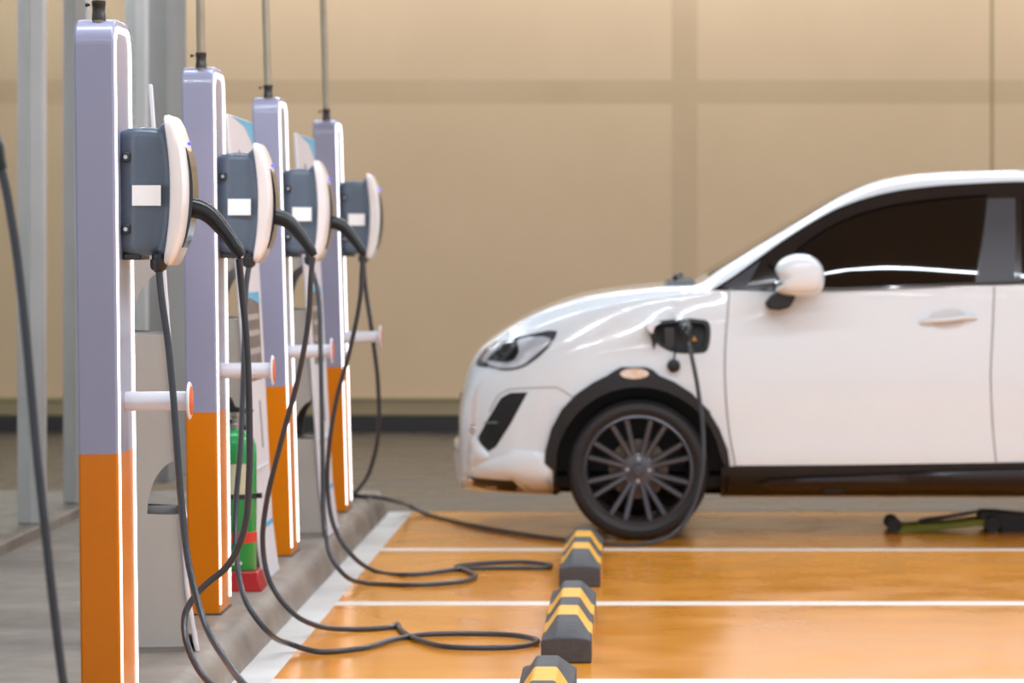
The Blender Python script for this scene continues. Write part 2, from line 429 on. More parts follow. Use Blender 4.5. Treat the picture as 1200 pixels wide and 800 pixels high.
# ================================================================ CABLES
def poly(pts):                       # (x, y, Y) pixels with a distance, or None -> on the floor
    out = []
    for p in pts:
        x, y, Y = p
        if Y == 'f': Y = (CH-.011)*F/(y-CY)        # lying on the floor
        elif Y == 'k': Y = (CH-.131)*F/(y-CY)      # lying on the kerb top
        out.append(px(x, y, Y))
    return out
def cable(label, pts, r=.0095, group='charging cables', n=10):
    t = thing('charging_cable', label, 'cable', (0, 0, 0), group)
    P = spline(pts, n)
    B().tube(P, r, 12).build('cable', 'cable', t, smooth=60)
    return t
def handle(t, X, Y, s=1.0):          # plug parked in the wallbox front, pointing down and out
    y = Y+.085
    P = [(X+.172, y, 1.475), (X+.19, y, 1.470), (X+.215, y, 1.462), (X+.24, y, 1.443), (X+.262, y, 1.417), (X+.283, y, 1.390), (X+.302, y, 1.362)]
    Q = spline([Vector(p) for p in P], 4); m = len(Q)
    rad = [.0275-.0105*min(1, max(0, (i/(m-1)-.25)/.75)) for i in range(m)]
    o = B().tube(Q, rad, 18).build('connector_handle', 'grip', t, smooth=60)
    d = (Q[-1]-Q[-3]).normalized()
    B().tube([Q[-1]-d*.012, Q[-1]-d*.008, Q[-1]+d*.012, Q[-1]+d*.03], [.0185, .019, .017, .0115], 16).build('strain_relief', 'grip', o, smooth=40)
    return Q[-1]+d*.02

def gland(X, Y): return Vector((X+.101, Y+.014, 1.305))

# first pillar
X, Y = WBX[0]
e = Vector((X+.302, Y+.085, 1.362))
c1 = [gland(X, Y)]+poly([(189, 345, 9.26), (198, 410, 9.25), (206, 500, 9.22), (212, 580, 9.2), (221, 660, 9.15), (240, 730, 9.05), (264, 772, 8.9), (300, 815, 8.65), (370, 860, 8.85), (470, 880, 'f'), (520, 905, 'f'),
      (430, 925, 'f'), (330, 880, 8.9), (262, 815, 9.05), (232, 783, 9.2), (217, 745, 9.3), (218, 716, 9.35), (236, 690, 9.37), (268, 661, 9.38), (286, 620, 9.38), (292, 560, 9.38), (292, 480, 9.38), (289, 400, 9.37), (283, 335, 9.36)])+[e+Vector((.008, 0, -.03))]
t = cable('cable of the nearest wallbox, looping out past the bottom edge', c1); handle(t, X, Y)
# second pillar
X, Y = WBX[1]; e = Vector((X+.302, Y+.085, 1.362))
c2 = [gland(X, Y)]+poly([(288, 340, 11.64), (286, 420, 11.6), (282, 520, 11.55), (276, 600, 11.5), (278, 660, 11.4), (291, 710, 11.2), (312, 738, 11.2), (342, 755, 11.5), (372, 763, 'f'), (420, 760, 'f'), (466, 748, 'f'), (500, 743, 'f'), (590, 743, 'f'), (625, 748, 'f'), (628, 753, 'f'), (600, 758, 'f'),
      (530, 758, 'f'), (492, 750, 'f'), (470, 738, 'f'), (465, 731, 'f'), (456, 735, 'f'), (410, 737, 'f'), (372, 733, 12.0), (342, 717, 11.9), (317, 683, 11.9), (308, 640, 11.9), (312, 590, 11.88), (330, 515, 11.85), (350, 440, 11.8), (362, 370, 11.76), (364, 330, 11.74)])+[e+Vector((.01, 0, -.03))]
t = cable('cable of the second wallbox, looped on the orange floor to the middle wheel stop', c2); handle(t, X, Y)
# third pillar
X, Y = WBX[2]; e = Vector((X+.302, Y+.085, 1.362))
c3 = [gland(X, Y)]+poly([(373, 345, 13.87), (376, 430, 13.8), (378, 530, 13.75), (380, 610, 13.7), (387, 650, 13.6), (402, 672, 13.6), (430, 683, 'f'), (490, 685, 'f'), (535, 682, 'f'), (557, 676, 'f'), (548, 669, 'f'), (534, 664, 'f'), (560, 660, 'f'), (610, 658, 'f'), (643, 661, 'f'), (640, 665, 'f'), (600, 665, 'f'),
      (545, 666, 'f'), (520, 669, 'f'), (480, 673, 'f'), (440, 669, 14.35), (412, 650, 14.2), (392, 618, 14.2), (384, 575, 14.2), (386, 520, 14.15), (395, 465, 14.1), (410, 410, 14.05), (422, 350, 14.0), (424, 320, 13.98)])+[e+Vector((.008, 0, -.03))]
t = cable('cable of the third wallbox, kinked loop on the floor near the car', c3); handle(t, X, Y)
# fourth pillar -> the car
X, Y = WBX[3]
c4 = [gland(X, Y)]+poly([(428, 335, 16.25), (436, 390, 16.3), (443, 450, 16.4), (443, 510, 16.5), (434, 550, 16.6), (420, 573, 16.9), (414, 580, 'k'), (425, 581, 'k'), (445, 583, 16.85), (466, 588, 17.0), (482, 594, 17.6), (500, 602, 'f'), (540, 612, 'f'), (590, 622, 'f'), (650, 631, 'f'), (700, 636, 'f'), (745, 638, 15.65), (785, 628, 15.68), (808, 603, 15.7), (822, 560, 15.72), (824, 510, 15.74), (817, 450, 15.76), (810, 415, 15.78), (806, 396, 15.80)])
t4 = cable('cable from the farthest wallbox, plugged into the white car', c4, r=.0105)
Q = spline([Vector(px(806, 400, 15.80)), Vector(px(804.5, 390, 15.80)), Vector(px(803, 382, 15.85)), Vector(px(803, 380, 15.95))], 5)
o = B().tube(Q, [.014+.012*min(1, i/8) for i in range(len(Q))], 16).build('connector_handle', 'grip', t4, smooth=60)
# loose cable hanging at the left edge, nearer than the first pillar
P = [Vector((-1.42, 6.3, 4.6)), Vector((-1.40, 6.3, 3.2)), Vector((-1.33, 6.3, 2.1))]+poly([(-40, 130, 6.3), (-14, 158, 6.3), (2, 200, 6.3), (14, 260, 6.3), (25, 340, 6.3), (34, 430, 6.3), (43, 530, 6.3), (53, 620, 6.3), (63, 710, 6.3), (76, 810, 6.3), (100, 930, 6.3), (140, 1030, 6.2), (200, 1090, 6.2), (300, 1120, 6.4)])
t = cable('blurred black cable hanging close to the camera at the left edge', P, r=.0085)
B().tube(spline([P[3], P[4], P[4]*.4+P[5]*.6, P[5]], 3), [.020]*6+[.017, .0145, .013, .0115], 14).build('strain_relief', 'grip', t, smooth=50)

# ================================================================ INFORMATION STANDS
def stand(label, X, Y, yaw):
    t = thing('information_stand', label, 'sign', (X, Y, .12), 'information stands between the pillars')
    t.rotation_euler = (0, 0, yaw)
    LEAN, H = .126, 1.745
    def bx(z): return -LEAN*z/H
    def far(z): return .50+.33*z/H
    th = .014
    def face(y, z, d=0.): return (bx(z)+d, y, z)
    # leaning front board
    c = [(0, 0), (1, 0), (1, 1), (0, 1)]
    zs = [0.0, .03, .2, H]
    V = []
    for z in zs:
        fo = .018*max(0, 1-z/.2)**2
        for y, d in ((0, 0), (far(z), 0), (far(z), -th), (0, -th)): V.append((bx(z)+d+fo, y, z))
    Fc = [(0, 1, 2, 3), tuple(4*(len(zs)-1)+i for i in range(4))]
    for i in range(len(zs)-1):
        for k in range(4): Fc.append((4*i+k, 4*i+(k+1) % 4, 4*i+4+(k+1) % 4, 4*i+4+k))
    bd = obj('board', V, Fc, 'board', t, bevel=.004)
    def decal(name, pts, m, d=.0015):
        v = [face(y, z, d) for y, z in pts]+[face(y, z, -.002) for y, z in pts]; n = len(pts)
        f = [tuple(range(n)), tuple(range(2*n-1, n-1, -1))]+[(i, (i+1) % n, n+(i+1) % n, n+i) for i in range(n)]
        return obj(name, v, f, m, bd)
    decal('corner_print', [(.15, H-.004), (far(H)-.004, H-.004), (far(1.66)-.004, 1.65), (.55, 1.715)], 'cyan')['label'] = 'cyan printed corner'
    decal('emblem_print', [(.27, 1.50), (.34, 1.50), (.34, 1.61), (.27, 1.62)], 'print_grey')
    decal('text_print', [(.26, 1.41), (.36, 1.41), (.36, 1.47), (.26, 1.47)], 'print_grey')
    z1, z0 = 1.075, .74
    decal('picture_print', [(.10, z0), (far(z0)-.10, z0), (far(z1)-.10, z1), (.10, z1)], 'print_photo')
    decal('picture_band', [(.10, z1-.02), (.3, z1-.02), (far(z1)-.10, z1-.05), (far(z1)-.10, z1+.0), (.10, z1+.0)], 'cyan', .003)
    for zz in (.78, .84, .91, .97):
        decal('shelf_print', [(.16, zz), (.52, zz), (.52, zz+.022), (.16, zz+.022)], 'print_pale', .003)
    decal('side_text_print', [(.36, .48), (.40, .48), (.40, .66), (.36, .66)], 'print_grey')
    decal('foot_print', [(.26, .10), (far(.2)-.004, .18), (far(.2)-.004, .20), (.20, .20)], 'cyan')
    # two side plates with a pair of arched openings
    def arch(z0_, rx, rz, xb):   # notch: from the board along the ledge, up the arc, back to the board
        xr = bx(z0_)-th
        pts = [(xr, z0_)]
        for i in range(13):
            a = PI/2*i/12
            pts.append((xr-rx*math.cos(a), z0_+.006+rz*math.sin(a)))
        pts.append((bx(z0_+rz)-th, z0_+rz+.006))
        return pts
    out = [(-.255, .015), (-th, .015)]+arch(.418, .098, .165, 0)+arch(.975, .105, .19, 0)+[(bx(1.45)-th, 1.45), (-.255, 1.40)]
    for y, n in ((.012, 'side_plate'), (.46, 'side_plate')):
        B().prism(out, 'y', y, y+.012).build(n, 'board_grey', t)
    B().box(-.24, -.02, .02, .46, .410, .418).build('shelf', 'board', t)
    B().box(-.25, bx(.97)-.012, .02, .46, .966, .974).build('shelf', 'board', t)
    B().box(-.268, -.255, .012, .472, .0, 1.40).build('back_panel', 'board_grey', t, bevel=.003)
    B().box(-.25, -.015, .02, .46, 0.0, .02).build('foot_plate', 'board_grey', t)
    return t
stand('grey and white information stand behind the nearest pillar, seen edge on', -1.338, 10.5, math.radians(8.1))
stand('white information stand with cyan corner, behind the green fire extinguisher', -1.37, 12.72, 0.0)
stand('white information stand with cyan corner, between third and farthest pillars', -1.312, 14.75, 0.0)

# ================================================================ FIRE EXTINGUISHER
t = thing('fire_extinguisher', 'green fire extinguisher in a red tray on the walkway', 'fire extinguisher', (-1.435, 12.46, .12))
B().add([(-.088, -.088, .07), (.088, -.088, .07), (.088, .088, .07), (-.088, .088, .07), (-.106, -.106, 0), (.106, -.106, 0), (.106, .106, 0), (-.106, .106, 0)],
        [(0, 1, 2, 3), (4, 5, 6, 7), (0, 1, 5, 4), (1, 2, 6, 5), (2, 3, 7, 6), (3, 0, 4, 7)]).build('tray', 'red', t, bevel=.005)
cyl = B().lathe([(.072, .071), (.076, .08), (.076, .49), (.074, .525), (.062, .555), (.04, .575), (.022, .583)], 'z', (0, 0, 0), 36).build('cylinder', 'green', t, smooth=40)
B().lathe([(.0755, .172), (.0772, .174), (.0772, .210), (.0755, .212)], 'z', (0, 0, 0), 36, close=False).build('band', 'red_band', cyl, smooth=40)['label'] = 'red band'
B().lathe([(.0755, .332), (.079, .333), (.079, .349), (.0755, .35)], 'z', (0, 0, 0), 36, close=False).box(.074, .095, -.012, .012, .332, .35).build('strap', 'black', cyl, smooth=40)
V = []; Fc = []
for i in range(9):
    a = math.radians(-105+55*i/8)
    for z in (.345, .46): V.append((.0775*math.cos(a), .0775*math.sin(a), z))
for i in range(8): Fc.append((2*i, 2*i+2, 2*i+3, 2*i+1))
obj('label', V, Fc, 'paper', cyl)
B().box(-.015, .03, -.0785, -.07, .095, .105).build('maker_plate', 'sticker', cyl)
v_ = B().lathe([(.022, .575), (.022, .60), (.016, .605), (.016, .625), (.02, .63), (.02, .645)], 'z', (0, 0, 0), 20).build('valve', 'valve', t, smooth=30)
B().prism([(-.014, .645), (.05, .64), (.065, .648), (.062, .656), (.0, .665), (-.016, .70), (-.024, .70), (-.024, .645)], 'y', -.012, .012).build('lever', 'black', v_, bevel=.003)
B().tube(spline([(-.015, 0, .61), (-.06, -.02, .60), (-.092, -.03, .54), (-.092, -.03, .40), (-.088, -.02, .25)], 6), .009, 10).build('hose', 'black', t, smooth=60)

# ================================================================ WHEEL STOPS
def wheel_stop(label, X, Y, L=1.62):
    w, H, zl = .083, .138, .075; t_ = .033
    def sec(y, s, h):   # cross-section scaled
        return [(-w, y, 0), (-w, y, zl*s), (-w+.012, y, zl*s+.006*s), (-t_, y, h), (t_, y, h), (w-.012, y, zl*s+.006*s), (w, y, zl*s), (w, y, 0)]
    sl = .22
    ys = [(0, .0), (sl, 1), (sl+.30, 1), (sl+.58, 1), (sl+.90, 1), (L-sl+.0, 1), (L, 0)]
    V = []
    for y, k in ys:
        if k: V += sec(y, 1, H)
        else: V += [(-w, y, 0), (-w, y, zl), (-w+.012, y, zl+.006), (-t_, y, zl+.012), (t_, y, zl+.012), (w-.012, y, zl+.006), (w, y, zl), (w, y, 0)]
    Fc = [tuple(range(8)), tuple(range(len(V)-1, len(V)-9, -1))]; mi = [0, 0]
    st = [0, 1, 0, 1, 0, 0]
    for i in range(len(ys)-1):
        for k in range(8): Fc.append((8*i+k, 8*i+(k+1) % 8, 8*i+8+(k+1) % 8, 8*i+8+k)); mi.append(st[i])
    o = obj('wheel_stop', V, Fc, ['stop_black', 'stop_yellow'], None, mi=mi, bevel=.006, loc=(X, Y, 0))
    return tag(o, label, 'wheel stop', 'wheel stops in a row')
wheel_stop('nearest black and yellow wheel stop, cut off by the bottom edge', -.243, 8.86)
wheel_stop('middle black and yellow rubber wheel stop, touched by the looped cable', -.206, 11.2)
wheel_stop('black and yellow rubber wheel stop against the car front tyre', -.198, 13.74, 1.55)

# ================================================================ CAR
K = 251.0; YS = 15.94; CYC = YS+.90        # near flank, centre line
def cxz(x, y): return ((x-CX)/K, CH-(y-CY)/K)
def pchip(xs, ys):
    xs = np.array(xs, float); ys = np.array(ys, float); h = np.diff(xs); d = np.diff(ys)/h
    m = np.zeros(len(xs)); m[0], m[-1] = d[0], d[-1]
    for i in range(1, len(xs)-1):
        if d[i-1]*d[i] > 0:
            w1, w2 = 2*h[i]+h[i-1], h[i]+2*h[i-1]; m[i] = (w1+w2)/(w1/d[i-1]+w2/d[i])
    def f(x):
        i = int(np.clip(np.searchsorted(xs, x)-1, 0, len(xs)-2)); t = (x-xs[i])/h[i]
        return (2*t**3-3*t*t+1)*ys[i]+(t**3-2*t*t+t)*h[i]*m[i]+(-2*t**3+3*t*t)*ys[i+1]+(t**3-t*t)*h[i]*m[i+1]
    return f
def tab(*p): return pchip([a for a, _ in p], [b_ for _, b_ in p])
ztop = tab((-.815, .60), (-.80, .70), (-.775, .79), (-.735, .868), (-.66, .935), (-.552, 1.004), (-.391, 1.084), (-.19, 1.145), (.012, 1.175), (.173, 1.19), (.30, 1.195),
           (.42, 1.265), (.54, 1.338), (.82, 1.508), (1.06, 1.643), (1.22, 1.70), (1.46, 1.732), (1.87, 1.745), (2.5, 1.715), (2.95, 1.63), (3.25, 1.42), (3.42, 1.2), (3.5, 1.05), (3.55, .8))
zbelt = tab((-.815, .585), (-.80, .66), (-.775, .735), (-.735, .805), (-.66, .87), (-.552, .935), (-.391, 1.01), (-.19, 1.075), (.012, 1.12), (.173, 1.142), (.30, 1.158), (.6, 1.165), (1.3, 1.175), (1.9, 1.185), (2.6, 1.215), (3.2, 1.21), (3.42, 1.12), (3.5, .98), (3.55, .75))
zbot = tab((-.815, .30), (-.80, .255), (-.6, .215), (0, .205), (.5, .2), (2.3, .2), (3.2, .24), (3.55, .36))
wmid = tab((-.815, .52), (-.80, .585), (-.77, .65), (-.70, .735), (-.60, .80), (-.45, .855), (-.25, .89), (0, .90), (.4, .885), (1, .88), (2.2, .885), (2.65, .90), (3.1, .86), (3.4, .78), (3.55, .64))
wbelt_ = tab((-.815, .45), (-.80, .50), (-.77, .55), (-.70, .62), (-.60, .69), (-.45, .755), (-.25, .80), (0, .825), (.4, .84), (1, .85), (2.2, .85), (2.65, .84), (3.1, .80), (3.4, .72), (3.55, .58))
wedge = tab((-.815, .43), (-.77, .5), (-.60, .60), (-.25, .70), (0, .74), (.25, .775), (.40, .775), (.6, .745), (.9, .69), (1.2, .645), (1.6, .62), (2.5, .60), (3.1, .60), (3.42, .64), (3.55, .5))
def section(x):
    zt, zb, z0 = ztop(x), zbelt(x), zbot(x); wm, wb, we = wmid(x), wbelt_(x), wedge(x)
    cab = min(1, max(0, (x-.28)/.25))
    ze = zt-(.035 if cab > .99 else .02+.015*cab)
    if ze < zb: ze = zb+.3*(zt-zb)
    hgt = zb-z0
    P = [(0, z0), (wm*.80, z0), (wm*.955, z0+.10*hgt), (wm*.99, z0+.33*hgt), (wm, z0+.62*hgt), (wm*.985 if x > .2 else wm*.97, z0+.84*hgt), (wb, zb)]
    def fr(t, o=0): return (wb+(we-wb)*t+o*cab, zb+(ze-zb)*t)
    P += [fr(.12, .009), fr(.5, .018), fr(.88, .009), (we, ze), (we-.06, ze+.75*(zt-ze)), (we*.55, zt-.004*cab), (0, zt+(.012 if cab < .5 else -.004))]
    return P
def sec_curve(P, n=6):
    Q = spline([Vector((a, b_, 0)) for a, b_ in P], n); return [(p.x, p.y) for p in Q]
xs = [-.815, -.808, -.80, -.79]+[-.78+.02*i for i in range(217)]
xs = [x for x in xs if x <= 3.55]
half = [sec_curve(section(x)) for x in xs]
nh = len(half[0]); ring = 2*nh-2
V = []
for x, h in zip(xs, half):
    for (w_, z) in h: V.append(Vector((x, CYC-w_, z)))
    for (w_, z) in h[-2:0:-1]: V.append(Vector((x, CYC+w_, z)))
Fa = []
for i in range(len(xs)-1):
    for k in range(ring): Fa.append((i*ring+k, i*ring+(k+1) % ring, (i+1)*ring+(k+1) % ring, (i+1)*ring+k))
Fa += [tuple(range(ring))[::-1], tuple(range((len(xs)-1)*ring, len(xs)*ring))]
bvh = BVHTree.FromPolygons(V, Fa)
WXF, WZ = (748-CX)/K, CH-(553-CY)/K
WXF, WZ, WR = .044, .3305, .3315
WXR = WXF+2.61
port = [cxz(*p) for p in [(766, 381), (772, 377), (826, 376), (831, 381), (831, 400), (827, 411), (818, 413), (790, 412), (776, 406), (767, 397)]]
def inpoly(x, z, P):
    c = False; n = len(P); j = n-1
    for i in range(n):
        if (P[i][1] > z) != (P[j][1] > z) and x < (P[j][0]-P[i][0])*(z-P[i][1])/(P[j][1]-P[i][1])+P[i][0]: c = not c
        j = i
    return c
vent = [cxz(*p) for p in [(618, 460), (597, 461), (586, 467), (573, 488), (558, 515), (561, 522), (571, 531), (580, 525), (598, 497)]]
keep = []
for f in Fa:
    if len(f) > 4: keep.append(f); continue
    c = (V[f[0]]+V[f[1]]+V[f[2]]+V[f[3]])/4
    side = abs(c.y-CYC) > .42
    if side and c.z < .83 and (math.hypot(c.x-WXF, c.z-WZ) < .415 or math.hypot(c.x-WXR, c.z-WZ) < .415): continue
    if c.y < CYC-.5 and any(inpoly(q_.x, q_.z, port) for q_ in [c]+[V[i] for i in f]): continue
    keep.append(f)
car = thing('car', 'white compact SUV plugged in and parked in the farthest bay', 'car', (WXF, CYC, 0))
O = Vector((WXF, CYC, 0))
def L(v): return [Vector(p)-O for p in v]
body = obj('car_body', L(V), keep, 'paint', car, smooth=50)

def surf(x, z, guess=True):
    h = bvh.ray_cast(Vector((x, CYC-3, z)), Vector((0, 1, 0)))
    if h[0] is not None and h[0].y < CYC-.02: return h[0], h[1]
    n = bvh.find_nearest(Vector((x, CYC-.8, z)))
    return n[0], n[1]
def dens(P, step, closed=True):
    out = []; n = len(P)
    for i in range(n if closed else n-1):
        a, b_ = P[i], P[(i+1) % n]; k = max(1, int(math.hypot(b_[0]-a[0], b_[1]-a[1])/step))
        out += [(a[0]+(b_[0]-a[0])*t/k, a[1]+(b_[1]-a[1])*t/k) for t in range(k)]
    if not closed: out.append(P[-1])
    return out
def rsmooth(P, n=4):                 # rounded closed outline
    Q = [Vector((a, b_, 0)) for a, b_ in P]; m = len(Q)
    R = spline([Q[-1]]+Q+[Q[0], Q[1]], n); return [(p.x, p.y) for p in R[n:n*(m+1)]]
def patch(name, P, off, m, parent=None, res=.03, depth=.02, smooth=40, bulge=0., hole=None):
    """a panel laid on the flank: outline in x,z ; raised by off, with real edges"""
    D = dens(P, res); n = len(D); Hh = dens(hole, res) if hole else []
    pts = [Vector(p) for p in D+Hh]; edges = [(i, (i+1) % n) for i in range(n)]+[(n+i, n+(i+1) % len(Hh)) for i in range(len(Hh))]
    x0, x1 = min(p[0] for p in D), max(p[0] for p in D); z0, z1 = min(p[1] for p in D), max(p[1] for p in D)
    def dmin(x, z): return min(math.hypot(x-a, z-c) for a, c in D+Hh)
    xx = x0+res/2
    while xx < x1:
        zz = z0+res/2
        while zz < z1:
            if inpoly(xx, zz, D) and not (Hh and inpoly(xx, zz, Hh)) and dmin(xx, zz) > res*.45: pts.append(Vector((xx, zz)))
            zz += res
        xx += res
    vv, ee, ff, *_ = delaunay_2d_cdt(pts, edges, [], 1, 1e-5)
    ff = [f for f in ff if inpoly(sum(vv[i].x for i in f)/len(f), sum(vv[i].y for i in f)/len(f), D) and not (Hh and inpoly(sum(vv[i].x for i in f)/len(f), sum(vv[i].y for i in f)/len(f), Hh))]
    top = []
    for p in vv:
        h, nn = surf(p.x, p.y)
        bu = bulge*min(1, dmin(p.x, p.y)/.05)**.6 if bulge else 0
        q_ = Vector((p.x, h.y, p.y))
        if abs(h.x-p.x)+abs(h.z-p.y) > .02: q_ = Vector((h.x, h.y, h.z))
        top.append(q_+Vector((0, -(off+bu), 0)))
    cnt = {}
    for f in ff:
        for i in range(len(f)):
            e_ = (f[i], f[(i+1) % len(f)]); cnt[tuple(sorted(e_))] = cnt.get(tuple(sorted(e_)), 0)+1
    nv = len(top); verts = top+[q_+Vector((0, off+depth, 0)) for q_ in top]
    faces = [tuple(f) for f in ff]
    for (a, c), k in cnt.items():
        if k == 1: faces.append((a, c, c+nv, a+nv))
    return obj(name, L(verts), faces, m, parent or car, smooth=smooth)
def ribbon(name, P, w, off, m, parent=None, n=8, sp=True):
    Q = [(p.x, p.y) for p in spline([Vector((a, c, 0)) for a, c in P], n)] if sp else dens(P, .03, False)
    V2 = []; F2 = []
    for i, p in enumerate(Q):
        a, c = Q[max(i-1, 0)], Q[min(i+1, len(Q)-1)]; d = Vector((c[0]-a[0], c[1]-a[1])).normalized(); nn = Vector((-d.y, d.x))
        for s_ in (1, -1):
            x, z = p[0]+nn.x*w/2*s_, p[1]+nn.y*w/2*s_; h, _ = surf(x, z); V2.append(Vector((x, h.y-off, z))); V2.append(Vector((x, h.y+.01, z)))
    for i in range(len(Q)-1):
        a = 4*i; F2 += [(a, a+2, a+6, a+4), (a, a+4, a+5, a+1), (a+2, a+3, a+7, a+6)]
    return obj(name, L(V2), F2, m, parent or car, smooth=50)

# --- glasshouse
G = [cxz(*p) for p in [(834, 340), (858, 325), (885, 306), (920, 281), (955, 259), (990, 241), (1042, 225), (1095, 217), (1165, 212.5), (1200, 211)]]
up = [(p.x, p.y) for p in spline([Vector((a, c, 0)) for a, c in G], 5)]
trimP = up+[(2.3, 1.675), (2.75, 1.60), (3.02, 1.44), (3.1, 1.24), (2.6, 1.215), (1.9, cxz(0, 333)[1])]+[cxz(*p) for p in [(1130, 335), (976, 341), (900, 341)]]
trimo = patch('window_trim', trimP, .004, 'trim', res=.035)
gl = [cxz(*p) for p in [(1161, 233), (1153, 285), (1144, 331), (1060, 335), (960, 337), (905, 337), (913, 322), (926, 306), (943, 290), (976, 267), (1007, 252), (1060, 238), (1112, 232.5)]]
patch('side_glass', gl, .007, 'tint', trimo, res=.035, depth=.008)
qg = [cxz(*p) for p in [(846, 337), (875, 337), (893, 305), (866, 323)]]
patch('quarter_glass', qg, .007, 'bpillar', trimo, res=.03, depth=.008)
bp = [cxz(*p) for p in [(1163, 232), (1196, 231), (1194, 280), (1190, 330), (1146, 331), (1155, 285)]]
patch('door_pillar_film', bp, .0075, 'bpillar', trimo, res=.03, depth=.008)
rg = [(1.86, 1.60), (2.3, 1.585), (2.7, 1.51), (2.9, 1.38), (2.95, 1.26), (2.5, 1.235), (1.84, 1.21)]
patch('side_glass', rg, .007, 'tint', trimo, res=.04, depth=.008)
vis = [cxz(*p) for p in [(905, 312), (930, 289), (958, 268), (995, 249), (1045, 234), (1100, 226), (1163, 221)]]
ribbon('rain_visor', vis, .045, .024, 'trim', trimo)
ribbon('waist_moulding', [cxz(*p) for p in [(892, 338.5), (976, 339), (1060, 336), (1130, 333), (1198, 330)]], .013, .013, 'trim', trimo)

# --- door, gaps
door = [cxz(*p) for p in [(855, 343), (900, 344.5), (976, 344.5), (1060, 341.5), (1130, 338.5), (1165, 337), (1163, 380), (1160, 440), (1162, 490), (1167, 545), (863, 546), (855, 500), (851, 450), (851, 410), (853, 375)]]
dr = patch('front_door', door, .004, 'paint', res=.03, depth=.006)
ribbon('door_gap', [cxz(*p) for p in [(855, 341), (852.5, 375), (850, 410), (850, 450), (854, 500), (862, 546)]], .007, .0046, 'gap', dr)
ribbon('door_gap', [cxz(*p) for p in [(1166.5, 336), (1164.5, 380), (1161.5, 440), (1163.5, 490), (1168.5, 546)]], .008, .0046, 'gap', dr)
hx0, hz0 = cxz(1079, 376); hx1, hz1 = cxz(1145, 372)
patch('handle_recess_shade', rsmooth([cxz(*p) for p in [(1090, 370), (1105, 363), (1122, 362), (1132, 368), (1128, 382), (1098, 384)]], 4), .0055, 'recess', dr, res=.02, depth=.004)  # grey patch paints in the shade of the handle dent, no real hollow
hp, _ = surf((hx0+hx1)/2, hz0)
Hn = spline([Vector((hx0, hp.y-.006, hz0-.006)), Vector((hx0+.04, hp.y-.026, hz0)), Vector(((hx0+hx1)/2, hp.y-.034, hz0+.008)), Vector((hx1-.04, hp.y-.026, hz1+.002)), Vector((hx1, hp.y-.006, hz1))], 6)
B().tube(L(Hn), .0115, 12).build('door_handle', 'paint', dr, smooth=60)

# --- sill
sk = [cxz(*p) for p in [(846, 548), (866, 546), (1000, 545), (1200, 542)]]+[(2.24, .365), (2.24, .2), (.5, .2)]+[cxz(*p) for p in [(846, 583)]]
sl = patch('sill_cladding', sk, .006, 'cladding', res=.035)
P2 = [cxz(*p) for p in [(889, 568), (905, 563), (1000, 559), (1100, 554), (1200, 551)]]+[(2.15, .31), (2.2, .215), (1.9, .2)]+[cxz(*p) for p in [(1100, 577), (1000, 579), (905, 577)]]
patch('side_skirt', P2, .018, 'skirt', sl, res=.03, bulge=.022)

# --- front arch cladding with the marker lamp
def arc(cx_, cz_, r, a0, a1, n): return [(cx_+r*math.cos(math.radians(a0+(a1-a0)*i/n)), cz_+r*math.sin(math.radians(a0+(a1-a0)*i/n))) for i in range(n+1)]
outer = [cxz(*p) for p in [(856, 549), (853, 527), (843, 502), (829, 479), (810, 460), (790, 447), (773, 440), (765, 433), (757, 430), (728, 430), (720, 434), (711, 440), (695, 448), (675, 462), (658, 480), (646, 502), (639, 528), (638, 543), (648, 552), (648, 580)]]
inner = [(WXF+r*math.cos(math.radians(a)), WZ+r*math.sin(math.radians(a))) for a, r in [(198, .388), (185, .388)]+[(170-10*i, .39) for i in range(17)]+[(4, .40)]]
def arch_poly(dx): return [(x+dx, z) for x, z in outer]+[(x+dx, z) for x, z in inner]
arch = patch('wheel_arch', arch_poly(0), .022, 'cladding', res=.028, depth=.06)
patch('wheel_arch', [(WXR+r*math.cos(math.radians(a)), WZ+r*math.sin(math.radians(a))) for a, r in [(-8+10*i, .475) for i in range(20)]]+[(WXR+.39*math.cos(math.radians(a)), WZ+.39*math.sin(math.radians(a))) for a in range(185, -10, -10)], .014, 'cladding', res=.03, depth=.06)
ml = [(cxz(743.5, 437)[0]+.067*math.cos(a), cxz(0, 437.5)[1]+.024*math.sin(a)) for a in [2*PI*i/20 for i in range(20)]]
m_ = patch('marker_lamp', ml, .027, 'amber', arch, res=.02, bulge=.006); m_['label'] = 'clear and amber side marker'
for wx in (WXF, WXR):                     # wheel housings, near and far sides
    for s_ in (-1, 1):
        bb = B(); n = 40
        y0, y1 = (CYC-.86, CYC-.50) if s_ < 0 else (CYC+.50, CYC+.86)
        A = [(wx+.425*math.cos(a), WZ+.425*math.sin(a)) for a in [math.radians(-15+210*i/n) for i in range(n+1)]]
        v = [(x, y0, z) for x, z in A]+[(x, y1, z) for x, z in A]; k = len(A)
        f = [(i, i+1, k+i+1, k+i) for i in range(k-1)]; f.append(tuple(range(k, 2*k)) if s_ < 0 else tuple(range(k)))
        bb.add(L(v), f).build('wheel_housing', 'black', car, smooth=40)

# --- bumper details
patch('fog_vent', vent, .003, 'black', res=.02, depth=.01)
ribbon('vent_bar', [cxz(*p) for p in [(566, 497), (582, 496)]], .008, .009, 'chrome', car)
lowg = [cxz(*p) for p in [(543, 562), (556, 563.5), (600, 565.5), (612, 578), (600, 580), (560, 577), (544, 574)]]
patch('lower_grille', lowg, .004, 'black', res=.02, depth=.01)
ribbon('bumper_crease', [cxz(*p) for p in [(572, 484), (583, 464), (596, 457), (620, 455), (652, 454), (660, 458), (672, 466)]], .007, .0012, 'gap', body, sp=False)
